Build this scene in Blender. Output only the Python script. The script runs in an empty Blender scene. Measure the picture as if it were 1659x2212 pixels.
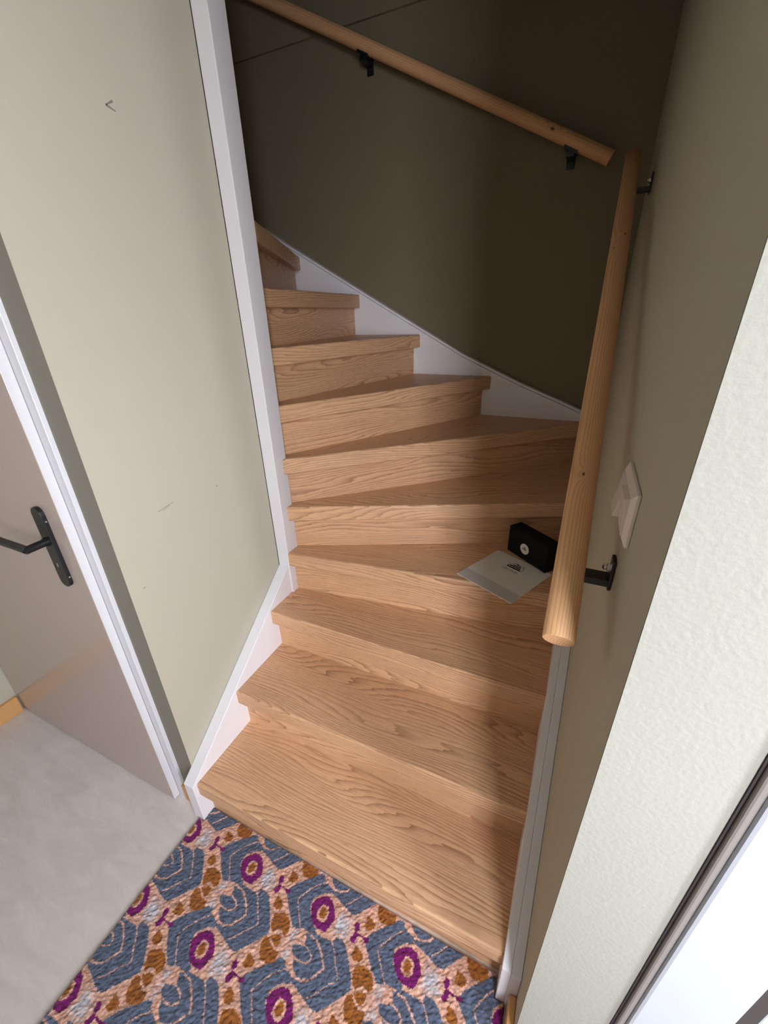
import bpy, bmesh, math, random
import numpy as np
from mathutils import Vector, Matrix

# ---------------------------------------------------------------- camera, world, exposure
sc = bpy.context.scene
COL = sc.collection
FPX, IW, IH = 890.2382, 1659.0, 2212.0
CAM = Vector((0.8300, -0.7342, 1.5758))
YAW, PITCH, ROLL = 0.4443, -0.4481, -0.0270
fw = Vector((-math.sin(YAW) * math.cos(PITCH), math.cos(YAW) * math.cos(PITCH), math.sin(PITCH)))
rt = Vector((math.cos(YAW), math.sin(YAW), 0)); up = rt.cross(fw)
r2 = rt * math.cos(ROLL) + up * math.sin(ROLL); u2 = -rt * math.sin(ROLL) + up * math.cos(ROLL)
cd = bpy.data.cameras.new('camera'); cam = bpy.data.objects.new('camera', cd); COL.objects.link(cam)
cd.sensor_fit = 'VERTICAL'; cd.sensor_height = 36.0; cd.sensor_width = 27.0
cd.lens = FPX / IH * 36.0; cd.clip_start = 0.01; cd.clip_end = 60
M = Matrix((r2, u2, -fw)).transposed().to_4x4(); M.translation = CAM
cam.matrix_world = M
sc.camera = cam

world = bpy.data.worlds.new('overcast_sky'); sc.world = world; world.use_nodes = True
bg = world.node_tree.nodes['Background']
bg.inputs['Color'].default_value = (0.87, 0.91, 1.0, 1); bg.inputs['Strength'].default_value = 42.0

# portals that guide sampling of the sky through two unseen windows added to the hall
def portal(loc, rz, w, h):
    pl = bpy.data.lights.new('added_window_portal', 'AREA'); pl.shape = 'RECTANGLE'; pl.size = w; pl.size_y = h
    pl.cycles.is_portal = True
    po = bpy.data.objects.new('added_window_portal', pl); COL.objects.link(po)
    po.location = loc; po.rotation_euler = (math.radians(90), 0, rz)
portal((1.595, -1.80, 1.65), 0.0, 0.43, 1.50)
portal((2.70, -1.40, 1.65), math.radians(90), 0.50, 1.50)

sc.view_settings.view_transform = 'Standard'; sc.view_settings.look = 'None'
sc.view_settings.gamma = 1.0; sc.view_settings.use_curve_mapping = False
sc.view_settings.exposure = 0.0
sc.cycles.use_denoising = True
sc.cycles.max_bounces = 10; sc.cycles.diffuse_bounces = 8; sc.cycles.sample_clamp_indirect = 8.0

# ---------------------------------------------------------------- helpers
def link(o, parent=None):
    COL.objects.link(o)
    if parent: o.parent = parent
    return o

def tag(o, label=None, cat=None, group=None, kind=None):
    if label: o['label'] = label
    if cat: o['category'] = cat
    if group: o['group'] = group
    if kind: o['kind'] = kind
    return o

def empty(name, loc=(0, 0, 0), parent=None):
    o = bpy.data.objects.new(name, None); o.empty_display_size = 0.05
    o.location = loc
    return link(o, parent)

def mesh_obj(name, bm, mat, parent=None, bevel=0.0, seg=2, smooth=False, loc=None, mw=None):
    me = bpy.data.meshes.new(name)
    bmesh.ops.recalc_face_normals(bm, faces=bm.faces)
    bm.to_mesh(me); bm.free()
    me.materials.append(mat)
    if smooth:
        for p in me.polygons: p.use_smooth = True
    o = bpy.data.objects.new(name, me)
    link(o, parent)
    if mw is not None: o.matrix_world = mw
    elif loc is not None: o.location = loc
    if bevel > 0:
        m = o.modifiers.new('bevel', 'BEVEL'); m.width = bevel; m.segments = seg
        m.limit_method = 'ANGLE'; m.angle_limit = math.radians(40)
    return o

def bm_box(lo, hi, bm=None):
    bm = bm or bmesh.new()
    v = [bm.verts.new((x, y, z)) for x in (lo[0], hi[0]) for y in (lo[1], hi[1]) for z in (lo[2], hi[2])]
    for f in ((0, 1, 3, 2), (4, 6, 7, 5), (0, 4, 5, 1), (2, 3, 7, 6), (0, 2, 6, 4), (1, 5, 7, 3)):
        bm.faces.new([v[i] for i in f])
    return bm

def bm_prism(poly, axis, a, b, bm=None):
    """poly: 2D points; axis 'x': (y,z), 'y': (x,z), 'z': (x,y); extruded from a to b"""
    bm = bm or bmesh.new()
    def mk(p, t):
        return {'x': (t, p[0], p[1]), 'y': (p[0], t, p[1]), 'z': (p[0], p[1], t)}[axis]
    A = [bm.verts.new(mk(p, a)) for p in poly]; B = [bm.verts.new(mk(p, b)) for p in poly]
    n = len(poly)
    bm.faces.new(A); bm.faces.new(B[::-1])
    for i in range(n): bm.faces.new((A[i], A[(i + 1) % n], B[(i + 1) % n], B[i]))
    return bm

def bm_cyl(p0, p1, r, n=24, bm=None, rings=1, cap_inset=0.0):
    bm = bm or bmesh.new()
    p0, p1 = Vector(p0), Vector(p1); a = (p1 - p0).normalized()
    e1 = a.orthogonal().normalized(); e2 = a.cross(e1)
    st = []
    if cap_inset: st.append((0.0, r - cap_inset)); st.append((cap_inset, r))
    else: st.append((0.0, r))
    L = (p1 - p0).length
    for i in range(1, rings): st.append((L * i / rings, r))
    if cap_inset: st += [(L - cap_inset, r), (L, r - cap_inset)]
    else: st.append((L, r))
    R = [[bm.verts.new(p0 + a * t + (e1 * math.cos(q) + e2 * math.sin(q)) * rr) for q in
          [2 * math.pi * k / n for k in range(n)]] for t, rr in st]
    for i in range(len(R) - 1):
        for k in range(n): bm.faces.new((R[i][k], R[i][(k + 1) % n], R[i + 1][(k + 1) % n], R[i + 1][k]))
    bm.faces.new(R[0][::-1]); bm.faces.new(R[-1])
    return bm

# ---------------------------------------------------------------- materials
def new_mat(name):
    m = bpy.data.materials.new(name); m.use_nodes = True
    nt = m.node_tree; b = nt.nodes['Principled BSDF']
    return m, nt, b

def nd(nt, t, **kw):
    n = nt.nodes.new(t)
    for k, v in kw.items():
        if k.startswith('i_'):
            key = k[2:]; key = int(key) if key.isdigit() else key.replace('_', ' ')
            n.inputs[key].default_value = v
        else: setattr(n, k, v)
    return n

def math_n(nt, op, a, b=None, c=None):
    n = nt.nodes.new('ShaderNodeMath'); n.operation = op
    for i, x in enumerate((a, b, c)):
        if x is None: continue
        if isinstance(x, (int, float)): n.inputs[i].default_value = x
        else: nt.links.new(x, n.inputs[i])
    return n.outputs[0]

def mix_c(nt, f, a, b, blend='MIX'):
    n = nt.nodes.new('ShaderNodeMix'); n.data_type = 'RGBA'; n.blend_type = blend
    for s, x in ((n.inputs[0], f), (n.inputs[6], a), (n.inputs[7], b)):
        if isinstance(x, (int, float)): s.default_value = x
        elif isinstance(x, tuple): s.default_value = x if len(x) == 4 else x + (1,)
        else: nt.links.new(x, s)
    return n.outputs[2]

def srgb(r, g, b):
    return tuple((c / 255 / 12.92) if c / 255 <= 0.04045 else ((c / 255 + 0.055) / 1.055) ** 2.4 for c in (r, g, b))

def paint(name, col, rough=0.5, bump=0.0, scale=300.0, spec=0.5, mottle=0.0, coat=0.0, bump_dist=0.001):
    m, nt, b = new_mat(name)
    b.inputs['Roughness'].default_value = rough
    b.inputs['Specular IOR Level'].default_value = spec
    if coat: b.inputs['Coat Weight'].default_value = coat; b.inputs['Coat Roughness'].default_value = 0.08
    tc = nd(nt, 'ShaderNodeTexCoord')
    if mottle:
        n = nd(nt, 'ShaderNodeTexNoise', i_Scale=3.0, i_Detail=4.0)
        nt.links.new(tc.outputs['Object'], n.inputs['Vector'])
        c = mix_c(nt, n.outputs['Fac'], tuple(x * (1 - mottle) for x in col), tuple(min(1, x * (1 + mottle)) for x in col))
        nt.links.new(c, b.inputs['Base Color'])
    else: b.inputs['Base Color'].default_value = (*col, 1)
    if bump:
        n = nd(nt, 'ShaderNodeTexNoise', i_Scale=scale, i_Detail=3.0)
        nt.links.new(tc.outputs['Object'], n.inputs['Vector'])
        bp = nd(nt, 'ShaderNodeBump', i_Strength=bump, i_Distance=bump_dist)
        nt.links.new(n.outputs['Fac'], bp.inputs['Height']); nt.links.new(bp.outputs['Normal'], b.inputs['Normal'])
    return m

def oak_mat(name, light, mid, dark, ring=26.0, warp=0.85, contrast=1.0, rough=0.42):
    m, nt, b = new_mat(name)
    tc = nd(nt, 'ShaderNodeTexCoord'); oi = nd(nt, 'ShaderNodeObjectInfo')
    sep = nd(nt, 'ShaderNodeSeparateXYZ'); nt.links.new(tc.outputs['Object'], sep.inputs[0])
    off = math_n(nt, 'MULTIPLY', oi.outputs['Random'], 37.0)
    x = math_n(nt, 'ADD', sep.outputs[0], off)
    v = math_n(nt, 'SUBTRACT', sep.outputs[1], sep.outputs[2])
    v = math_n(nt, 'ADD', v, math_n(nt, 'MULTIPLY', oi.outputs['Random'], 11.3))
    def vec(sx, sv):
        c = nd(nt, 'ShaderNodeCombineXYZ')
        nt.links.new(math_n(nt, 'MULTIPLY', x, sx), c.inputs[0]); nt.links.new(math_n(nt, 'MULTIPLY', v, sv), c.inputs[1])
        return c.outputs[0]
    def noise(sx, sv, det=2.0, rough=0.5):
        n = nd(nt, 'ShaderNodeTexNoise', i_Scale=1.0, i_Detail=det, i_Roughness=rough)
        nt.links.new(vec(sx, sv), n.inputs['Vector']); return n.outputs['Fac']
    # mostly straight grain that opens into long cathedral loops where the height field swells
    hgt = noise(1.5, 9.0, 1.0, 0.3)
    jit = noise(7.0, 70.0, 2.0)
    ph = math_n(nt, 'ADD', math_n(nt, 'MULTIPLY', hgt, 16.0), math_n(nt, 'MULTIPLY', v, 88.0))
    ph = math_n(nt, 'ADD', ph, math_n(nt, 'MULTIPLY', jit, 0.9))
    fr = math_n(nt, 'FRACT', ph)
    line = math_n(nt, 'MULTIPLY', math_n(nt, 'POWER', fr, 3.2), math_n(nt, 'MULTIPLY', noise(1.3, 17.0, 2.0), 1.5))
    fine = noise(7.0, 330.0, 3.0, 0.6)
    pore = noise(26.0, 620.0, 1.0)
    pore = math_n(nt, 'MULTIPLY', math_n(nt, 'SUBTRACT', pore, 0.56), 6.0)
    pore = nd(nt, 'ShaderNodeClamp').outputs[0] if False else math_n(nt, 'MINIMUM', math_n(nt, 'MAXIMUM', pore, 0.0), 1.0)
    broad = noise(1.1, 6.0, 2.0)
    c = mix_c(nt, broad, mid, light)
    c = mix_c(nt, math_n(nt, 'MULTIPLY', line, 0.80 * contrast), c, dark)
    fcl = math_n(nt, 'MINIMUM', math_n(nt, 'MAXIMUM', math_n(nt, 'MULTIPLY', math_n(nt, 'SUBTRACT', fine, 0.42), 2.6), 0.0), 1.0)
    c = mix_c(nt, math_n(nt, 'MULTIPLY', fcl, 0.42 * contrast), c, dark)
    c = mix_c(nt, math_n(nt, 'MULTIPLY', pore, 0.30 * contrast), c, tuple(q * 0.6 for q in dark))
    hs = nd(nt, 'ShaderNodeHueSaturation'); nt.links.new(c, hs.inputs['Color'])      # boards differ a little
    nt.links.new(math_n(nt, 'ADD', math_n(nt, 'MULTIPLY', oi.outputs['Random'], 0.16), 0.90), hs.inputs['Value'])
    nt.links.new(hs.outputs[0], b.inputs['Base Color'])
    b.inputs['Roughness'].default_value = rough
    b.inputs['Specular IOR Level'].default_value = 0.35
    bp = nd(nt, 'ShaderNodeBump', i_Strength=0.12, i_Distance=0.0006)
    nt.links.new(fine, bp.inputs['Height']); nt.links.new(bp.outputs['Normal'], b.inputs['Normal'])
    return m

def pine_mat(name, light, dark, knots, pith=(0.055, 0.012), period=0.0042, tw=0.010):
    """local X runs along the rail; growth rings round a pith outside the rail"""
    m, nt, b = new_mat(name)
    tc = nd(nt, 'ShaderNodeTexCoord')
    sep = nd(nt, 'ShaderNodeSeparateXYZ'); nt.links.new(tc.outputs['Object'], sep.inputs[0])
    x, y, z = sep.outputs
    c0 = nd(nt, 'ShaderNodeCombineXYZ'); nt.links.new(math_n(nt, 'MULTIPLY', x, 2.2), c0.inputs[0])
    nt.links.new(math_n(nt, 'MULTIPLY', y, 16.0), c0.inputs[1]); nt.links.new(math_n(nt, 'MULTIPLY', z, 16.0), c0.inputs[2])
    n = nd(nt, 'ShaderNodeTexNoise', i_Scale=1.0, i_Detail=2.0); nt.links.new(c0.outputs[0], n.inputs['Vector'])
    dy = math_n(nt, 'ADD', y, pith[0]); dz = math_n(nt, 'ADD', z, pith[1])
    r = math_n(nt, 'SQRT', math_n(nt, 'ADD', math_n(nt, 'MULTIPLY', dy, dy), math_n(nt, 'MULTIPLY', dz, dz)))
    r = math_n(nt, 'ADD', r, math_n(nt, 'MULTIPLY', n.outputs['Fac'], tw))
    knotmask = None
    for (kx, ky, kz, kr) in knots:
        d = nd(nt, 'ShaderNodeVectorMath', operation='DISTANCE')
        mp = nd(nt, 'ShaderNodeMapping'); mp.inputs['Scale'].default_value = (0.55, 1, 1)
        nt.links.new(tc.outputs['Object'], mp.inputs['Vector']); nt.links.new(mp.outputs[0], d.inputs[0])
        d.inputs[1].default_value = (kx * 0.55, ky, kz)
        dd = d.outputs['Value']
        bend = math_n(nt, 'MULTIPLY', math_n(nt, 'EXPONENT', math_n(nt, 'MULTIPLY', dd, -1.0 / (kr * 2.6))), 0.020)
        r = math_n(nt, 'ADD', r, bend)
        k = math_n(nt, 'MINIMUM', math_n(nt, 'MAXIMUM', math_n(nt, 'MULTIPLY', math_n(nt, 'SUBTRACT', kr, dd), 2.0 / kr), 0.0), 1.0)
        knotmask = k if knotmask is None else math_n(nt, 'MAXIMUM', knotmask, k)
    fr = math_n(nt, 'FRACT', math_n(nt, 'DIVIDE', r, period))
    line = math_n(nt, 'POWER', fr, 2.5)
    fine = nd(nt, 'ShaderNodeTexNoise', i_Scale=1.0, i_Detail=3.0)
    c1 = nd(nt, 'ShaderNodeCombineXYZ'); nt.links.new(math_n(nt, 'MULTIPLY', x, 9.0), c1.inputs[0])
    nt.links.new(math_n(nt, 'MULTIPLY', y, 420.0), c1.inputs[1]); nt.links.new(math_n(nt, 'MULTIPLY', z, 420.0), c1.inputs[2])
    nt.links.new(c1.outputs[0], fine.inputs['Vector'])
    c = mix_c(nt, math_n(nt, 'MULTIPLY', line, 0.75), light, dark)
    c = mix_c(nt, math_n(nt, 'MULTIPLY', fine.outputs['Fac'], 0.25), c, dark)
    if knotmask is not None: c = mix_c(nt, math_n(nt, 'MULTIPLY', knotmask, 0.9), c, srgb(70, 34, 16))
    nt.links.new(c, b.inputs['Base Color'])
    b.inputs['Roughness'].default_value = 0.5; b.inputs['Specular IOR Level'].default_value = 0.3
    return m

WALL = srgb(178, 173, 156)
m_wall = paint('sage_wall_paint', WALL, 0.72, 0.10, 420.0, 0.25)
m_dark = paint('olive_stairwell_paint', srgb(116, 106, 83), 0.7, 0.10, 420.0, 0.3)
m_end = paint('grey_wall_end', srgb(122, 117, 105), 0.6, 0.10, 420.0, 0.3)  # wall end strip, darker and greyer than the left wall
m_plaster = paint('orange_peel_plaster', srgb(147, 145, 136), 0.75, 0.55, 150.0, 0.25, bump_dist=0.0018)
m_white = paint('white_lacquer', srgb(224, 221, 225), 0.38, 0.04, 90.0, 0.4)
m_ceil = paint('ceiling_white', srgb(222, 220, 214), 0.8)
m_door = paint('door_lacquer', srgb(172, 155, 147), 0.16, 0.02, 40.0, 0.5)
m_frame = paint('frame_lacquer', srgb(204, 202, 205), 0.35, 0.03, 60.0, 0.4)
m_upvc = paint('white_front_door', srgb(164, 167, 175), 0.3, 0.0, 60.0, 0.5)
m_black = paint('black_metal', srgb(20, 20, 22), 0.38, 0.05, 900.0, 0.5)
m_taupe = paint('taupe_frame_edge', srgb(118, 110, 106), 0.5)
m_gap = paint('dark_gap_strip', srgb(46, 38, 36), 0.7)
m_card = paint('black_cardboard', srgb(15, 15, 18), 0.75, 0.2, 1500.0, 0.2)
m_paper = paint('white_paper', srgb(222, 220, 214), 0.6)
m_strip = paint('grey_paper_band', srgb(196, 192, 190), 0.55)
m_ink = paint('black_ink', srgb(22, 20, 22), 0.7, spec=0.2)
m_inkg = paint('grey_ink', srgb(150, 145, 140), 0.7, spec=0.2)
m_plastic = paint('cream_switch_plastic', srgb(222, 208, 198), 0.32, spec=0.5)
m_scuff = paint('grey_scuff', srgb(120, 116, 106), 0.8)
m_pave = paint('grey_paving', srgb(140, 138, 134), 0.85, 0.3, 60.0, 0.3, 0.12)
m_brick = paint('pale_render', srgb(200, 196, 188), 0.85, 0.3, 80.0)
m_chrome, _nt, _b = new_mat('chrome'); _b.inputs['Base Color'].default_value = (0.8, 0.78, 0.75, 1)
_b.inputs['Metallic'].default_value = 1.0; _b.inputs['Roughness'].default_value = 0.18
m_oak = oak_mat('oak_laminate', srgb(230, 186, 147), srgb(214, 167, 127), srgb(124, 82, 54))
m_oakbase = oak_mat('oak_baseboard', srgb(216, 168, 112), srgb(206, 154, 98), srgb(170, 118, 70), contrast=0.5)
m_pine = pine_mat('pine_rail', srgb(212, 164, 112), srgb(158, 104, 58), [])

def concrete():
    m, nt, b = new_mat('grey_microcement')
    tc = nd(nt, 'ShaderNodeTexCoord')
    mp = nd(nt, 'ShaderNodeMapping'); mp.inputs['Rotation'].default_value = (0, 0, 0.9); mp.inputs['Scale'].default_value = (1.0, 3.0, 1)
    nt.links.new(tc.outputs['Object'], mp.inputs[0])
    n1 = nd(nt, 'ShaderNodeTexNoise', i_Scale=6.0, i_Detail=6.0, i_Roughness=0.65, i_Distortion=0.8); nt.links.new(mp.outputs[0], n1.inputs['Vector'])
    n2 = nd(nt, 'ShaderNodeTexNoise', i_Scale=90.0, i_Detail=3.0); nt.links.new(tc.outputs['Object'], n2.inputs['Vector'])
    rp = nd(nt, 'ShaderNodeMapRange'); rp.inputs[1].default_value = 0.3; rp.inputs[2].default_value = 0.7
    nt.links.new(n1.outputs['Fac'], rp.inputs[0])
    c = mix_c(nt, rp.outputs[0], srgb(198, 190, 186), srgb(216, 209, 206))
    c = mix_c(nt, math_n(nt, 'MULTIPLY', n2.outputs['Fac'], 0.12), c, srgb(140, 134, 132))
    nt.links.new(c, b.inputs['Base Color']); b.inputs['Roughness'].default_value = 0.42
    bp = nd(nt, 'ShaderNodeBump', i_Strength=0.12, i_Distance=0.002)
    nt.links.new(n1.outputs['Fac'], bp.inputs['Height']); nt.links.new(bp.outputs['Normal'], b.inputs['Normal'])
    return m
m_floor = concrete()

# ---------------------------------------------------------------- key dimensions (metres)
H = 0.185                                   # rise
XL, XR, YB = -0.162, 0.9255, 1.374          # wall faces: stair left, stair right, back
XS, XRS, YBS = -0.1174, 0.8799, 1.3443      # string faces
XN, YN0, YN1 = -0.1103, 0.3545, 0.4207      # newel faces
XHL = -1.240                                # hall left wall
YDW = -0.219                                # end of the left wall, plane of the inner door wall
YC = -0.329                                 # start of the right stair wall (front door reveal)
YF_ = -1.75                                 # entrance wall
XHR = 2.65                                  # hall right wall
WX0, WX1, WZ0, WZ1 = 1.38, 1.81, 0.90, 2.40 # unseen window added in the entrance wall, set by the shadow edges
VY0, VY1, VZ0, VZ1 = -1.65, -1.15, 0.90, 2.40 # unseen window added in the hall's right wall for light from that side
TOP = 4.1                                   # stairwell ceiling
HC = 2.60                                   # hall ceiling

def struct(name, bm, mat, bevel=0.0):
    o = mesh_obj(name, bm, mat, None, bevel); o['kind'] = 'structure'; return o

# ---------------------------------------------------------------- room shell
struct('floor', bm_box((XHL - 0.1, YF_ - 0.1, -0.12), (XHR + 0.1, YB + 0.1, 0.0)), m_floor)
struct('ground', bm_prism([(-6, -12), (10, -12), (10, 6), (XHR + 0.12, 6), (XHR + 0.12, YF_ - 0.12), (-6, YF_ - 0.12)], 'z', -0.20, -0.06), m_pave)
wl = struct('wall_left', bm_box((XL - 0.07, YDW, 0), (XL, YN0 - 0.001, TOP)), m_wall)
struct('wall_back', bm_box((XHL - 0.1, YB, 0), (XR + 0.1, YB + 0.1, TOP)), m_dark)
struct('trim_1', bm_box((XHL, YB - 0.011, 2.638), (XR, YB - 0.0005, TOP)), m_dark)   # floor-edge band above the crease
struct('wall_right', bm_box((XR, YC, 0), (1.06, YB, TOP)), m_wall)
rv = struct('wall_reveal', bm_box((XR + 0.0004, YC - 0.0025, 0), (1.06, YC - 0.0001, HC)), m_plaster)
struct('wall_far_left', bm_box((XHL - 0.1, YF_ - 0.1, 0), (XHL, YB, TOP)), m_wall)
wr_ = bm_box((XHR, YF_ - 0.1, 0), (XHR + 0.1, VY0, HC)); bm_box((XHR, VY1, 0), (XHR + 0.1, YC + 0.1, HC), wr_)
bm_box((XHR, VY0, 0), (XHR + 0.1, VY1, VZ0), wr_); bm_box((XHR, VY0, VZ1), (XHR + 0.1, VY1, HC), wr_)
struct('wall_far_right', wr_, m_wall)
wf = bmesh.new()
for y0, y1, z0, z1 in ((VY0, VY0 + 0.03, VZ0, VZ1), (VY1 - 0.03, VY1, VZ0, VZ1), (VY0 + 0.03, VY1 - 0.03, VZ0, VZ0 + 0.03), (VY0 + 0.03, VY1 - 0.03, VZ1 - 0.03, VZ1)):
    bm_box((XHR + 0.03, y0, z0), (XHR + 0.08, y1, z1), wf)
struct('added_window_2', wf, m_frame)  # frame of the added side window, out of view
struct('wall_above_door', bm_box((1.0601, YC, 2.345), (XHR, YC + 0.1, HC)), m_wall)
fw_ = bm_box((XHL, YF_ - 0.1, 0), (WX0, YF_, HC)); bm_box((WX1, YF_ - 0.1, 0), (XHR, YF_, HC), fw_)
bm_box((WX0, YF_ - 0.1, 0), (WX1, YF_, WZ0), fw_); bm_box((WX0, YF_ - 0.1, WZ1), (WX1, YF_, HC), fw_)
struct('wall_front', fw_, m_wall)
wf = bmesh.new()
for x0, x1, z0, z1 in ((WX0, WX0 + 0.03, WZ0, WZ1), (WX1 - 0.03, WX1, WZ0, WZ1), (WX0 + 0.03, WX1 - 0.03, WZ0, WZ0 + 0.03), (WX0 + 0.03, WX1 - 0.03, WZ1 - 0.03, WZ1)):
    bm_box((x0, YF_ - 0.08, z0), (x1, YF_ - 0.03, z1), wf)
struct('added_window_1', wf, m_frame)  # frame of the added entrance window, behind the camera
struct('wall_door_side', bm_box((XHL, YDW + 0.001, 2.15), (XL - 0.071, YDW + 0.08, TOP)), m_wall)
struct('ceiling', bm_box((XHL - 0.1, YF_ - 0.1, HC), (XHR + 0.1, YDW - 0.03, HC + 0.1)), m_ceil)
struct('ceiling_stairwell', bm_box((XHL - 0.1, YDW - 0.03, TOP), (1.06, YB + 0.1, TOP + 0.1)), m_ceil)
struct('wall_over_hall', bm_box((XHL, YDW - 0.10, HC + 0.1), (XR, YDW - 0.03, TOP)), m_wall)

# wall end strip beside the inner door, baseboards
struct('wall_end', bm_box((-0.262, YDW - 0.0006, 0), (XL - 0.0002, YDW - 0.0001, 2.60)), m_end)
o = struct('baseboard_left', bm_box((0, 0, 0), (1.485, 0.016, 0.086)), m_oakbase, 0.002)
o.matrix_world = Matrix.Translation((XHL + 0.016, -1.745, 0)) @ Matrix.Rotation(math.radians(90), 4, 'Z')
o = struct('baseboard_door', bm_box((0, 0, 0), (0.074, 0.016, 0.078)), m_oakbase, 0.002)
o.matrix_world = Matrix.Translation((-0.2385, YDW - 0.0165, 0))
o = struct('baseboard_right', bm_box((0, 0, 0), (0.062, 0.016, 0.086)), m_oakbase, 0.002)
o.matrix_world = Matrix.Translation((XR - 0.0005, -0.326, 0)) @ Matrix.Rotation(math.radians(90), 4, 'Z')

# scuff marks on the left wall (thin marks, parts of the wall)
def scuff(pts, w=0.0016):
    bm = bmesh.new()
    for (y0, z0), (y1, z1) in zip(pts[:-1], pts[1:]):
        d = Vector((y1 - y0, z1 - z0)); d = d.normalized() if d.length else Vector((1, 0)); n = Vector((-d.y, d.x)) * w / 2
        bm_prism([(y0 + n.x, z0 + n.y), (y0 - n.x, z0 - n.y), (y1 - n.x * .5, z1 - n.y * .5), (y1 + n.x * .5, z1 + n.y * .5)], 'x', XL, XL + 0.0005, bm)
    return mesh_obj('scuff_mark', bm, m_scuff, wl)
scuff([(0.078, 1.992), (0.060, 1.981), (0.080, 1.976)], 0.0042)
scuff([(-0.079, 1.105), (-0.058, 1.109), (-0.027, 1.113)], 0.0014)
scuff([(-0.066, 1.103), (-0.040, 1.109)], 0.0012)
scuff([(0.130, 1.102), (0.135, 1.099)], 0.003)
scuff([(-0.181, 0.9195), (-0.174, 0.9210)], 0.002)

# ---------------------------------------------------------------- staircase
stair = empty('staircase', (0.38, -0.2, 0))
tag(stair, 'winding oak-look staircase with white strings and newel, turning left up from the patterned rug', 'staircase')

nose = {1: ((XS, -0.2465), (XRS, -0.2384)), 2: ((XS, -0.0161), (XRS, -0.0081)), 3: ((XS, 0.2179), (XRS, 0.2265)),
        4: ((XN, 0.3558), (XRS, 0.4790)), 5: ((XN, 0.3875), (XRS, 0.8240)), 6: ((XN, 0.3990), (XRS, 1.3210)),
        7: ((-0.1180, 0.4250), (0.4270, YBS)), 8: ((-0.1560, 0.4250), (0.0635, YBS)),
        9: ((-0.1760, 0.4250), (-0.2650, YBS)), 10: ((-0.1830, 0.5169), (-0.6033, YBS)), 11: ((-0.1830, 0.4600), (-1.2380, 1.2600))}
RO, RT, TN = 0.032, 0.018, 0.060            # riser set-back, riser thickness, nose thickness

def P2(t): return Vector((t[0], t[1]))
def shift(k, d):
    a, b = P2(nose[k][0]), P2(nose[k][1]); t = (b - a).normalized(); n = Vector((-t.y, t.x))
    return a + n * d, b + n * d, t

def tread(k):
    a, b, t = shift(k, 0.0)
    if k + 1 in nose: c, d, t2 = shift(k + 1, RO + RT - 0.002)
    e = 0.006
    a2, b2 = a - t * e, b + t * e
    poly = [a2, b2]
    if k == 6: poly.append(Vector((XRS + e, YBS + e)))
    poly.append(d + t2 * e); poly.append(c - t2 * e)
    if k in (1, 2): poly = [a2, b2, Vector((XRS + e, d.y)), Vector((XS - e, c.y))]
    if k == 3: poly = [a2, b2, Vector((XRS + e, d.y)), Vector((XN - 0.02, c.y)), Vector((XN - 0.02, YN0 + 0.004)), Vector((XS - e, YN0 + 0.004))]
    # local frame: x along the nose
    ang = math.atan2(t.y, t.x)
    mw = Matrix.Translation((a.x, a.y, k * H)) @ Matrix.Rotation(ang, 4, 'Z')
    inv = mw.inverted()
    loc = [(inv @ Vector((p.x, p.y, k * H))) for p in poly]
    o = mesh_obj('tread', bm_prism([(p.x, p.y) for p in loc], 'z', -TN, 0.0), m_oak, None, 0.0065, 4)
    o.parent = stair; o.matrix_parent_inverse = Matrix.Translation(-stair.location); o.matrix_basis = mw
    return o

def riser(k):
    a, b, t = shift(k, RO)
    e = 0.004
    ang = math.atan2(t.y, t.x); L = (b - a).length
    z0, z1 = (k - 1) * H, k * H - TN + 0.002
    mw = Matrix.Translation((a.x, a.y, z0)) @ Matrix.Rotation(ang, 4, 'Z')
    o = mesh_obj('riser', bm_box((-e, 0, 0), (L + e, RT, z1 - z0)), m_oak, None)
    o.parent = stair; o.matrix_parent_inverse = Matrix.Translation(-stair.location); o.matrix_basis = mw
    return o
for k in range(1, 11):
    riser(k); tread(k)
riser(11)

def part(name, bm, mat, bevel=0.0, seg=2):
    o = mesh_obj(name, bm, mat, None, bevel, seg)
    o.parent = stair; o.matrix_parent_inverse = Matrix.Translation(-stair.location)
    return o
SL, Z0 = 0.8032, 0.3939
zs = lambda y: Z0 + SL * y
o = part('inner_string', bm_prism([(-0.262, 0.0), (-0.262, zs(-0.262)), (YN0, zs(YN0)), (YN0, 0.0)], 'x', XL + 0.001, XS), m_white, 0.0022)
o['label'] = 'white lower string against the pale wall'
o = part('newel_post', bm_box((XL + 0.0005, YN0, 0.50), (XN, YN1, TOP)), m_white, 0.0025)
o['label'] = 'tall white newel post'
rp = [(-0.262, 0.0), (-0.262, zs(-0.262)), (0.33, zs(0.33)), (0.62, 0.842), (0.95, 1.012), (YBS, 1.150), (YBS, 0.0)]
o = part('wall_string', bm_prism(rp, 'x', XRS, 0.9012), m_white, 0.0016)
o['label'] = 'white string along the right wall'
part('wall_string_trim', bm_prism(rp, 'x', 0.9014, XR - 0.0005), m_white, 0.0016)
bp_ = [(0.8800, 1.1450), (0.834, 1.1626), (0.560, 1.270), (0.2836, 1.3918), (0.1891, 1.4431), (-0.1276, 1.6128), (-0.2104, 1.6586),
       (-0.6863, 1.9179), (-1.235, 2.23)]
o = part('back_string', bm_prism([(x, z - 0.0135) for x, z in bp_] + [(-1.235, 0.9), (0.88, 0.6)], 'y', YBS, YB - 0.0005), m_white, 0.0018)
o['label'] = 'white string climbing along the back wall'
cap = bmesh.new()
for (xa, za_), (xb, zb2) in zip(bp_[:-1], bp_[1:]):
    bm_prism([(xa, za_ - 0.010), (xa, za_ + 0.0012), (xb, zb2 + 0.0012), (xb, zb2 - 0.010)], 'y', YBS - 0.0060, YB - 0.0006, cap)
part('string_cap', cap, m_white)

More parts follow.
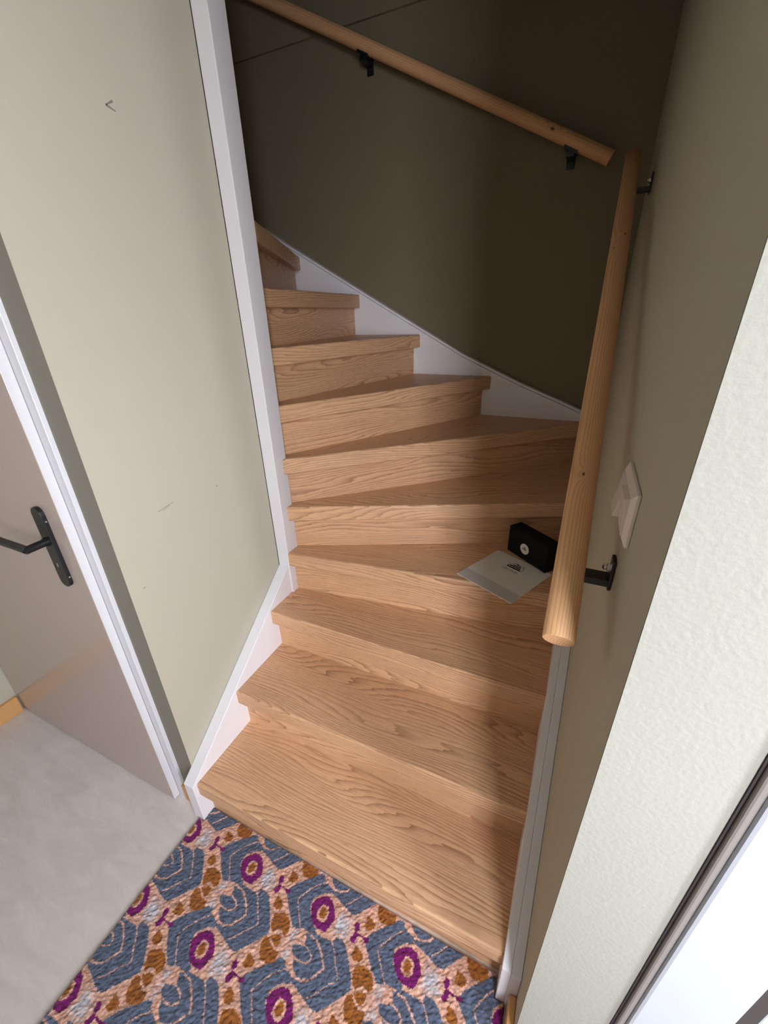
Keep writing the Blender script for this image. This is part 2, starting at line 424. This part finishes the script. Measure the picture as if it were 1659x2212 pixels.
# ---------------------------------------------------------------- handrails
def handrail(name, p0, p1, D, mat, brackets, wall, label):
    """p0 lower end, p1 upper end; wall 'x' (right wall) or 'y' (back wall)"""
    p0, p1 = Vector(p0), Vector(p1); a = (p1 - p0).normalized(); L = (p1 - p0).length
    root = empty(name, p0); tag(root, label, 'handrail', 'round pine handrails on the stair walls')
    side = Vector((0, 0, 1)).cross(a).normalized(); upv = a.cross(side)
    R = Matrix((a, side, upv)).transposed().to_4x4()
    rail = mesh_obj('rail', bm_cyl((0, 0, 0), (L, 0, 0), D / 2, 40, None, 8, 0.0015), mat, root, smooth=True)
    rail.matrix_parent_inverse = Matrix.Translation(-p0); R2 = R.copy(); R2.translation = p0; rail.matrix_basis = R2
    me = rail.data
    for p in me.polygons:
        if len(p.vertices) > 4: p.use_smooth = False
    for s in brackets:
        c = p0 + a * s                       # axis point above the bracket
        zb = c.z - D / 2 - 0.006             # arm level, under the rail
        if wall == 'x':
            fr = lambda u, w, z: (XR - u, c.y + w, z)          # u: off the wall, w: along the wall
            un = XR - c.x
        else:
            fr = lambda u, w, z: (c.x + w, YB - u, z)
            un = YB - c.y
        def bx(u0, u1, w0, w1, z0, z1):
            q0, q1 = fr(u0, w0, z0), fr(u1, w1, z1)
            return bm_box([min(i, j) for i, j in zip(q0, q1)], [max(i, j) for i, j in zip(q0, q1)])
        br = mesh_obj('bracket', bx(0.0005, 0.006, -0.015, 0.015, zb - (0.024 if wall == 'x' else 0.042), zb + 0.030), m_black, root, 0.002)
        br.matrix_parent_inverse = Matrix.Translation(-p0)
        arm = mesh_obj('arm', bx(0.005, un + 0.012, -0.014, 0.014, zb - 0.018, zb - 0.005), m_black, br, 0.001)
        sl = a.z / math.hypot(a.x, a.y)
        bm = bmesh.new()
        for sgn in (1,):
            pts = []
            for w in (-0.024, 0.024):
                ww = w
                h = (w * sl) * (1 if (a.y if wall == 'x' else a.x) > 0 else -1)
                for u in (un - 0.014, un + 0.014):
                    for z in (zb - 0.004, zb + 0.008):
                        pts.append(bm.verts.new(fr(u, ww, z + h)))
            for f in ((0, 1, 3, 2), (4, 6, 7, 5), (0, 4, 5, 1), (2, 3, 7, 6), (0, 2, 6, 4), (1, 5, 7, 3)):
                bm.faces.new([pts[i] for i in f])
        mesh_obj('saddle', bm, m_black, br, 0.001)
        mesh_obj('post', bx(un - 0.006, un + 0.006, -0.010, 0.010, zb - 0.006, zb + 0.002), m_black, br)
        q0, q1 = fr(0.006, 0, zb + 0.012), fr(0.011, 0, zb + 0.012)
        bmc = bm_cyl(q0, q1, 0.0075, 6); q2 = fr(0.018, 0, zb + 0.012)
        bm_cyl(q1, q2, 0.0052, 16, bmc, 1, 0.0025)
        sc_ = mesh_obj('screw', bmc, m_chrome, br); sc_['label'] = 'chrome domed screw'
    return root

RP0, RP1 = (0.859, -0.200, 1.128), (0.8605, 1.190, 2.022)
LR = (Vector(RP1) - Vector(RP0)).length
m_pine_r = pine_mat('pine_rail_right', srgb(220, 174, 128), srgb(178, 124, 80), [(0.30, 0.002, 0.0235, 0.0028), (1.12, -0.008, 0.0220, 0.004), (1.06, 0.014, 0.0190, 0.003)])
handrail('handrail', RP0, RP1, 0.047, m_pine_r, (0.155, LR - 0.135), 'x',
         'steep round pine handrail on the right wall above the light switch')
BP0, BP1 = (0.7915, 1.312, 2.056), (-1.16, 1.312, 3.030)
m_pine_b = pine_mat('pine_rail_back', srgb(220, 174, 128), srgb(178, 124, 80), [(0.235, 0.0230, 0.002, 0.0058)], pith=(0.03, 0.06), period=0.0052)
LB = (Vector(BP1) - Vector(BP0)).length
handrail('handrail', BP0, BP1, 0.047, m_pine_b, (0.155, 1.085, 1.95), 'y',
         'round pine handrail with a dark knot climbing across the dim back wall')

# ---------------------------------------------------------------- inner door (left), lacquered, closed
door = empty('door_1', (-0.75, -0.24, 0)); tag(door, 'closed glossy pale grey door with a black lever handle', 'door', kind='structure')
def dpart(name, bm, mat, parent=door, bevel=0.0, smooth=False):
    o = mesh_obj(name, bm, mat, None, bevel, smooth=smooth)
    o.parent = parent
    o.matrix_parent_inverse = Matrix.Translation(-door.location)
    return o
YL, YF, XDL, XFR = -0.255, -0.231, -0.272, -0.240
leaf = dpart('door_leaf', bm_box((XHL + 0.002, YL, 0.006), (XDL, YF - 0.0015, 2.06)), m_door, bevel=0.0015)
dpart('leaf_edge', bm_box((XDL - 0.0002, YL + 0.001, 0.006), (XDL + 0.0008, YF - 0.0015, 2.06)), m_frame)
fb = bm_box((-0.300, YF, 0), (XFR, YDW + 0.05, 2.12)); bm_box((XHL + 0.001, YF, 2.075), (-0.3001, YDW + 0.05, 2.12), fb)
dpart('door_frame', fb, m_frame, bevel=0.0015)
# handle
hx, hz0, hz1, hw = -0.353, 0.929, 1.1655, 0.021
pr = []
for k in range(13):
    t = math.pi * k / 12; pr.append((hx + hw * math.cos(t), hz1 - hw + hw * math.sin(t)))
for k in range(13):
    t = math.pi + math.pi * k / 12; pr.append((hx + hw * math.cos(t), hz0 + hw + hw * math.sin(t)))
hd = dpart('door_handle', bm_prism(pr, 'y', YL - 0.0105, YL - 0.0002), m_black, bevel=0.001)
hzl = 1.068
def sub(name, bm, mat, bevel=0.0, smooth=False):
    o = mesh_obj(name, bm, mat, None, bevel, smooth=smooth); o.parent = hd
    return o
bm = bm_cyl((hx - 0.004, YL - 0.010, hzl), (hx - 0.004, YL - 0.060, hzl), 0.0100, 20)
bm_cyl((hx - 0.004, YL - 0.056, hzl), (hx - 0.145, YL - 0.056, hzl), 0.0098, 20, bm, 1, 0.002)
sub('lever', bm, m_black, smooth=False)
sub('collar', bm_cyl((hx - 0.004, YL - 0.0102, hzl), (hx - 0.004, YL - 0.016, hzl), 0.0125, 20), m_black)
sub('keyhole', bm_box((hx - 0.002, YL - 0.0109, 0.992), (hx + 0.002, YL - 0.0103, 1.004)), m_chrome)
for z in (1.128, 0.962):
    s_ = sub('screw', bm_cyl((hx + hw + 0.0002, YL - 0.005, z), (hx + hw + 0.0012, YL - 0.005, z), 0.0024, 10), m_chrome)

# ---------------------------------------------------------------- white door beside the plaster reveal
fd = empty('door_2', (1.07, -0.35, 0)); tag(fd, 'white door and frame with dark strips beside the rough plaster wall', 'door', kind='structure')
def fpart(name, bm, mat, bevel=0.0):
    o = mesh_obj(name, bm, mat, None, bevel); o.parent = fd; o.matrix_parent_inverse = Matrix.Translation(-fd.location); return o
fpart('gap_strip', bm_box((1.0602, -0.3335, 0.0), (1.0634, -0.318, 2.34)), m_gap)  # dark strip between the plaster and the door frame
fpart('door_frame', bm_box((1.0636, -0.3400, 0.0), (1.0735, -0.300, 2.34)), m_taupe, 0.003)
fpart('door_leaf', bm_box((1.0738, -0.3440, 0.012), (1.174, -0.306, 2.30)), m_upvc, 0.005)
fpart('rebate_strip', bm_box((1.1743, -0.340, 0.012), (1.192, -0.312, 2.30)), m_gap)  # dark strip between the white stile and the panel
fpart('door_panel', bm_box((1.1925, -0.338, 0.012), (2.64, -0.316, 2.30)), m_upvc, 0.003)

# ---------------------------------------------------------------- light switch
sw = empty('light_switch', (XR, -0.065, 1.31)); tag(sw, 'cream double rocker light switch on the right wall behind the handrail', 'light switch')
def spart(name, bm, mat, bevel):
    o = mesh_obj(name, bm, mat, None, bevel); o.parent = sw; o.matrix_parent_inverse = Matrix.Translation(-sw.location); return o
ya, yb_, za, zb_ = -0.1405, 0.0105, 1.2695, 1.3505
bm = bmesh.new()
A = [bm.verts.new((XR - 0.0003, y, z)) for y, z in ((ya, za), (yb_, za), (yb_, zb_), (ya, zb_))]
B = [bm.verts.new((XR - 0.005, y, z)) for y, z in ((ya, za), (yb_, za), (yb_, zb_), (ya, zb_))]
i_ = 0.010
Cc = [bm.verts.new((XR - 0.0105, y, z)) for y, z in ((ya + i_, za + i_), (yb_ - i_, za + i_), (yb_ - i_, zb_ - i_), (ya + i_, zb_ - i_))]
bm.faces.new(A[::-1])
for X, Y in ((A, B), (B, Cc)):
    for q in range(4): bm.faces.new((X[q], X[(q + 1) % 4], Y[(q + 1) % 4], Y[q]))
bm.faces.new(Cc)
spart('cover_plate', bm, m_plastic, 0.0012)
for n_, (y0, y1, d0, d1) in enumerate(((ya + 0.012, ya + 0.072, 0.0125, 0.0185), (ya + 0.079, yb_ - 0.012, 0.021, 0.0125))):
    z0, z1 = za + 0.012, zb_ - 0.012; zm = (z0 + z1) / 2
    spart('rocker', bm_prism([(XR - 0.0100, z0), (XR - d0, z0), (XR - 0.0145, zm), (XR - d1, z1), (XR - 0.0100, z1)], 'y', y0, y1), m_plastic, 0.0008)

# ---------------------------------------------------------------- paper folder and black box on tread 4
ZT = 4 * H
pc = [Vector(q) for q in ((0.5341, 0.4733), (0.7365, 0.3764), (0.8408, 0.5925), (0.6600, 0.7200))]
ux = (pc[1] - pc[0]).normalized(); uy = Vector((-ux.y, ux.x))
pc[2] = pc[1] + uy * 0.240; pc[3] = pc[0] + uy * 0.240
pm = Matrix(((ux.x, uy.x, 0, pc[0].x), (ux.y, uy.y, 0, pc[0].y), (0, 0, 1, ZT + 0.0005), (0, 0, 0, 1)))
W_ = (pc[1] - pc[0]).length
folder = empty('paper_folder'); folder.matrix_world = pm
tag(folder, 'white printed paper folder with stair logo under the black box on a stair tread', 'folder')
def ppart(name, bm, mat, parent=folder, bevel=0.0):
    o = mesh_obj(name, bm, mat, parent, bevel); return o
ppart('sheet', bm_box((0, 0, 0), (W_, 0.240, 0.0016)), m_paper)
ppart('front_band', bm_box((0.0003, 0.0003, 0.0017), (W_ - 0.0003, 0.054, 0.0024)), m_strip)
def logo_bm(s, t=0.0003):
    """stair emblem, width about s, centred on x, base at y=0"""
    bm = bmesh.new()
    bars = [(-0.50, 0.50, 0.00, 0.125), (-0.40, 0.42, 0.185, 0.30), (-0.24, 0.36, 0.36, 0.455), (-0.02, 0.28, 0.515, 0.565), (-0.02, 0.28, 0.60, 0.64)]
    for x0, x1, y0, y1 in bars: bm_box((x0 * s, y0 * s, 0), (x1 * s, y1 * s, t), bm)
    bm_prism([(-0.09 * s, 0.50 * s), (0.03 * s, 0.60 * s), (-0.03 * s, 0.74 * s)], 'z', 0, t, bm)
    out = [(0.50, 0.02), (0.62, 0.14), (0.60, 0.40), (0.44, 0.62), (0.36, 0.60)]
    out2 = [(-0.50, 0.12), (-0.46, 0.34), (-0.26, 0.58), (-0.05, 0.70)]
    for ln in (out, out2):
        for a, b in zip(ln[:-1], ln[1:]):
            d = (Vector(b) - Vector(a)).normalized(); n = Vector((-d.y, d.x)) * 0.014
            q = [Vector(a) + n, Vector(a) - n, Vector(b) - n, Vector(b) + n]
            bm_prism([(p.x * s, p.y * s) for p in q], 'z', 0, t, bm)
    return bm
def text_mesh(txt, size, mat, parent, mw_local, name, extrude=0.00012):
    cu = bpy.data.curves.new(name, 'FONT'); cu.body = txt; cu.size = size; cu.align_x = 'CENTER'; cu.extrude = extrude
    cu.space_character = 1.12
    tmp = bpy.data.objects.new(name + '_tmp', cu); COL.objects.link(tmp)
    dg = bpy.context.evaluated_depsgraph_get(); me = bpy.data.meshes.new_from_object(tmp.evaluated_get(dg))
    bpy.data.objects.remove(tmp); bpy.data.curves.remove(cu)
    me.materials.clear(); me.materials.append(mat)
    o = bpy.data.objects.new(name, me); link(o, parent); o.matrix_local = mw_local
    return o
def to_paper(x, y):
    d = Vector((x, y)) - pc[0]; return d.dot(ux), d.dot(uy)
lx, ly = to_paper(0.7095, 0.5800)
lg = ppart('printed_logo', logo_bm(0.053), m_ink); lg.location = (lx, ly, 0.0017)
tx, ty = to_paper(0.7005, 0.5665)
text_mesh('STEP STAIRS', 0.0105, m_ink, folder, Matrix.Translation((tx, ty - 0.004, 0.00185)), 'printed_text')
ul = ppart('printed_line', bm_box((-0.034, 0, 0), (0.030, 0.0009, 0.0002)), m_inkg); ul.location = (tx, ty - 0.0105, 0.0017)

bd = Vector((0.8209 - 0.6711, 0.5873 - 0.7047)).normalized(); bn = Vector((-bd.y, bd.x))
bm4 = Matrix(((bd.x, bn.x, 0, 0.6680), (bd.y, bn.y, 0, 0.7055), (0, 0, 1, ZT + 0.0022), (0, 0, 0, 1)))
box = empty('cardboard_box'); box.matrix_world = bm4
tag(box, 'upright black cardboard box with a round white logo sticker standing on the paper folder', 'box')
mesh_obj('box_body', bm_box((0, 0, 0), (0.188, 0.057, 0.1065)), m_card, box, 0.0022)
st = mesh_obj('sticker', bm_cyl((0.0845, -0.0002, 0.0455), (0.0845, -0.0007, 0.0455), 0.0205, 32), m_paper, box)
st['label'] = 'round white sticker with a stair emblem'
lg2 = mesh_obj('printed_logo', logo_bm(0.0185, 0.0002), m_ink, st)
lg2.matrix_local = Matrix.Translation((0.0845, -0.0007, 0.0425)) @ Matrix.Rotation(math.radians(90), 4, 'X')
ln2 = mesh_obj('printed_line', bm_box((-0.009, 0, 0), (0.009, 0.0012, 0.0002)), m_inkg, st)
ln2.matrix_local = Matrix.Translation((0.0845, -0.0007, 0.0385)) @ Matrix.Rotation(math.radians(90), 4, 'X')

# ---------------------------------------------------------------- patterned rug: tufted pile coloured tuft by tuft
PAT = {
'blue':[[4,-44],[4,-49],[-13,-52],[-35,-53],[-40,-57],[-60,-62],[-82,-46],[-99,-30],[-116,-13],[-128,-2],[-117,14],[-102,31],[-82,50],[-64,66],[-52,77],[-32,77],[-38,116],[-28,130],[-20,142],[4,156],[25,158],[51,159],[60,158],[62,172],[83,174],[97,168],[122,142],[145,112],[148,102],[131,79],[110,55],[89,33],[78,31],[56,36],[37,42],[14,47],[-3,51],[2,45],[-17,40],[-27,30],[-35,17],[-42,3],[-36,-10],[-25,-21],[-8,-36],[3,-38],[4,-44]],
'blob':[[-34,112],[-15,116],[4,114],[16,111],[17,103],[5,95],[-15,96],[-31,102]],
'innerpink':[[-40,135],[-23,146],[-13,139],[-10,125],[-18,119],[-34,114],[-40,111]],
'leftpink':[[-36,70],[-36,100],[-21,92],[-16,80],[-8,71],[10,61],[5,56],[-14,62]],
'oval':[[-40,1],[-35,17],[-16,34],[0,38],[15,33],[31,17],[42,-1],[37,-10],[36,-21],[27,-34],[9,-36],[-10,-34],[-26,-21],[-34,-9]],
'ovalin':[[-9,17],[10,17],[18,6],[19,-7],[13,-18],[3,-21],[-11,-16],[-15,-3]],
'ovaloc':[[-5,12],[6,12],[12,3],[11,-7],[6,-13],[-1,-14],[-8,-9],[-8,2]],
'bead1':[[121,-21],[140,-26],[150,-36],[145,-48],[128,-50],[120,-43],[120,-32]],
'bead2':[[138,-58],[159,-47],[183,-51],[194,-60],[200,-75],[193,-88],[179,-81],[166,-83],[159,-96],[147,-89],[139,-73]],
'bead3':[[157,-103],[175,-91],[189,-90],[190,-106],[185,-116],[175,-113],[164,-108]],
'bead4':[[146,-109],[158,-106],[166,-115],[182,-122],[199,-120],[202,-137],[186,-151],[163,-154],[150,-142],[142,-122]],
'bead5':[[122,-154],[139,-157],[153,-163],[151,-174],[139,-183],[122,-180],[126,-168]],
't1':[[101,-179],[112,-181],[114,-190],[111,-198],[103,-199],[97,-188]],
't2':[[106,-198],[118,-201],[116,-215],[110,-225],[99,-219],[104,-207]],
't3':[[115,-200],[135,-201],[149,-196],[150,-206],[140,-210],[132,-205],[117,-204]],
'g1':[[39,13],[66,24],[82,13],[88,-7],[90,-22],[60,-24],[42,-14]],
'g2':[[-58,136],[-45,144],[-34,136],[-32,117],[-42,110],[-54,118]],
'g3':[[-59,83],[-40,98],[-24,88],[-33,74],[-52,74]]}
LINES = {'ring':([[-3,146],[17,146],[37,133],[53,119],[64,106],[54,91],[40,72],[23,63],[7,60],[-13,69],[-27,75]], 4.6),
'blobring':([[-20,122],[-5,123],[13,118],[22,111],[22,101],[10,93],[-8,90],[-22,93]], 3.6),
'line1':([[54,160],[66,154],[108,105],[104,97],[90,85],[78,70],[67,56],[54,44]], 2.4),
'line2':([[-40,-55],[-52,-41],[-68,-24],[-84,-4],[-77,9],[-62,32],[-44,52],[-30,63],[-16,66]], 2.4)}
LXm, LYm = 264.0, 202.5
def in_poly(px, py, poly):
    ins = np.zeros(px.shape, bool); n = len(poly); j = n - 1
    for i in range(n):
        xi, yi = poly[i]; xj, yj = poly[j]
        if yi != yj:
            c = ((yi > py) != (yj > py)) & (px < (xj - xi) * (py - yi) / (yj - yi) + xi)
            ins ^= c
        j = i
    return ins
def near_line(px, py, pts, w):
    res = np.zeros(px.shape, bool)
    for (x0, y0), (x1, y1) in zip(pts[:-1], pts[1:]):
        dx, dy = x1 - x0, y1 - y0; L2 = dx * dx + dy * dy + 1e-9
        t = np.clip(((px - x0) * dx + (py - y0) * dy) / L2, 0, 1)
        res |= (px - x0 - t * dx) ** 2 + (py - y0 - t * dy) ** 2 < (w / 2) ** 2
    return res
def tiled(fn, px, py):
    r = np.zeros(px.shape, bool)
    bx, by = np.floor(px / LXm + 0.5), np.floor(py / LYm + 0.5)
    for i in (-1, 0, 1):
        for j in (-1, 0, 1):
            r |= fn(px - (bx + i) * LXm, py - (by + j) * LYm)
    return r
def rug():
    rng = np.random.default_rng(5)
    x0, x1, y0, y1, st = -0.140, 0.905, -1.24, -0.2165, 0.0020
    nx, ny = int((x1 - x0) / st) + 1, int((y1 - y0) / st) + 1
    gx, gy = np.meshgrid(np.linspace(x0, x1, nx), np.linspace(y0, y1, ny), indexing='ij')
    px = (gx - 0.1275) * 1000 + rng.normal(0, 0.7, gx.shape); py = (gy + 0.302) * 1000 + rng.normal(0, 0.7, gx.shape)
    pink, gray, blue = np.array(srgb(194, 150, 131)), np.array(srgb(172, 170, 178)), np.array(srgb(82, 91, 110))
    mag, och = np.array(srgb(106, 24, 90)), np.array(srgb(138, 83, 36))
    col = np.empty(gx.shape + (3,)); col[:] = pink
    g = np.zeros(gx.shape, bool)
    for k in ('g1', 'g2', 'g3'): g |= tiled(lambda a, b: in_poly(a, b, PAT[k]), px + rng.normal(0, 9, gx.shape), py + rng.normal(0, 9, gx.shape))
    col[g] = gray
    def put(c, fn): col[tiled(fn, px, py)] = c
    put(blue, lambda a, b: in_poly(a, b, PAT['blue']))
    put(pink, lambda a, b: in_poly(a, b, PAT['innerpink']) | in_poly(a, b, PAT['leftpink']))
    put(blue, lambda a, b: in_poly(a, b, PAT['blob']))
    for k, (l, w) in LINES.items(): put(pink, lambda a, b: near_line(a, b, l, w))
    put(pink, lambda a, b: in_poly(a * 0.86 - 1.5, b * 0.86 - 1.5, PAT['oval']) & (a + b > -30))
    put(mag, lambda a, b: in_poly(a, b, PAT['oval']))
    put(pink, lambda a, b: in_poly(a, b, PAT['ovalin']))
    put(och, lambda a, b: in_poly(a, b, PAT['ovaloc']))
    for k in ('bead1', 'bead2', 'bead3', 'bead4', 'bead5'): put(och, lambda a, b: in_poly(a, b, PAT[k]))
    for k in ('t1', 't2', 't3'): put(mag, lambda a, b: in_poly(a, b, PAT[k]))
    col *= (1 + rng.normal(0, 0.10, gx.shape))[..., None]; col = np.clip(col, 0.002, 1)
    # pile: short diagonal loops, from filtered noise
    def filt(l1, l2, th):
        n = rng.normal(0, 1, gx.shape)
        kx = np.fft.fftfreq(nx, st)[:, None]; ky = np.fft.fftfreq(ny, st)[None, :]
        a = kx * math.cos(th) + ky * math.sin(th); b = -kx * math.sin(th) + ky * math.cos(th)
        g = np.exp(-2 * np.pi ** 2 * ((a * l1) ** 2 + (b * l2) ** 2))
        r = np.real(np.fft.ifft2(np.fft.fft2(n) * g)); return r / r.std()
    gz = 0.0100 + 0.00095 * filt(0.0030, 0.0014, math.radians(38)) + 0.0002 * rng.normal(0, 1, gx.shape)
    lum = 1 + 0.15 * filt(0.0028, 0.0013, math.radians(38)); col *= lum[..., None]; col = np.clip(col, 0.002, 1)
    edge = np.minimum(np.minimum(gx - x0, x1 - gx), np.minimum(gy - y0, y1 - gy))
    gz = np.where(edge < 0.004, gz * (0.45 + 0.55 * edge / 0.004), gz)
    gz[0, :] = gz[-1, :] = 0.0008; gz[:, 0] = gz[:, -1] = 0.0008
    jx = gx + rng.normal(0, 0.0005, gx.shape); jy = gy + rng.normal(0, 0.0005, gx.shape)
    V = np.stack([jx, jy, gz], -1).reshape(-1, 3)
    idx = np.arange(nx * ny).reshape(nx, ny)
    F = np.stack([idx[:-1, :-1], idx[1:, :-1], idx[1:, 1:], idx[:-1, 1:]], -1).reshape(-1, 4)
    cx_ = 0.25 * (V[F[:, 0], 0] + V[F[:, 1], 0] + V[F[:, 2], 0] + V[F[:, 3], 0]); cy_ = V[F, 1].max(1)
    F = F[~((cy_ > -0.2640) & ((cx_ < -0.1145) | (cx_ > 0.8770)))]      # cut round the two string ends
    me = bpy.data.meshes.new('pile')
    me.vertices.add(len(V)); me.vertices.foreach_set('co', V.ravel())
    me.loops.add(F.size); me.loops.foreach_set('vertex_index', F.ravel())
    me.polygons.add(len(F)); me.polygons.foreach_set('loop_start', np.arange(0, F.size, 4)); me.polygons.foreach_set('loop_total', np.full(len(F), 4))
    me.update(); me.validate()
    at = me.color_attributes.new('tuft', 'FLOAT_COLOR', 'POINT')
    at.data.foreach_set('color', np.concatenate([col.reshape(-1, 3), np.ones((len(V), 1))], 1).ravel())
    me.polygons.foreach_set('use_smooth', np.ones(len(F), bool))
    m, nt, b = new_mat('tufted_wool')
    a = nd(nt, 'ShaderNodeAttribute', attribute_name='tuft'); nt.links.new(a.outputs['Color'], b.inputs['Base Color'])
    b.inputs['Roughness'].default_value = 0.95; b.inputs['Specular IOR Level'].default_value = 0.1
    b.inputs['Sheen Weight'].default_value = 0.25
    me.materials.append(m)
    o = bpy.data.objects.new('rug', me); link(o)
    tag(o, 'patterned short-pile rug of blue shells, magenta rings and ochre beads at the stair foot', 'rug')
    return o
rug()
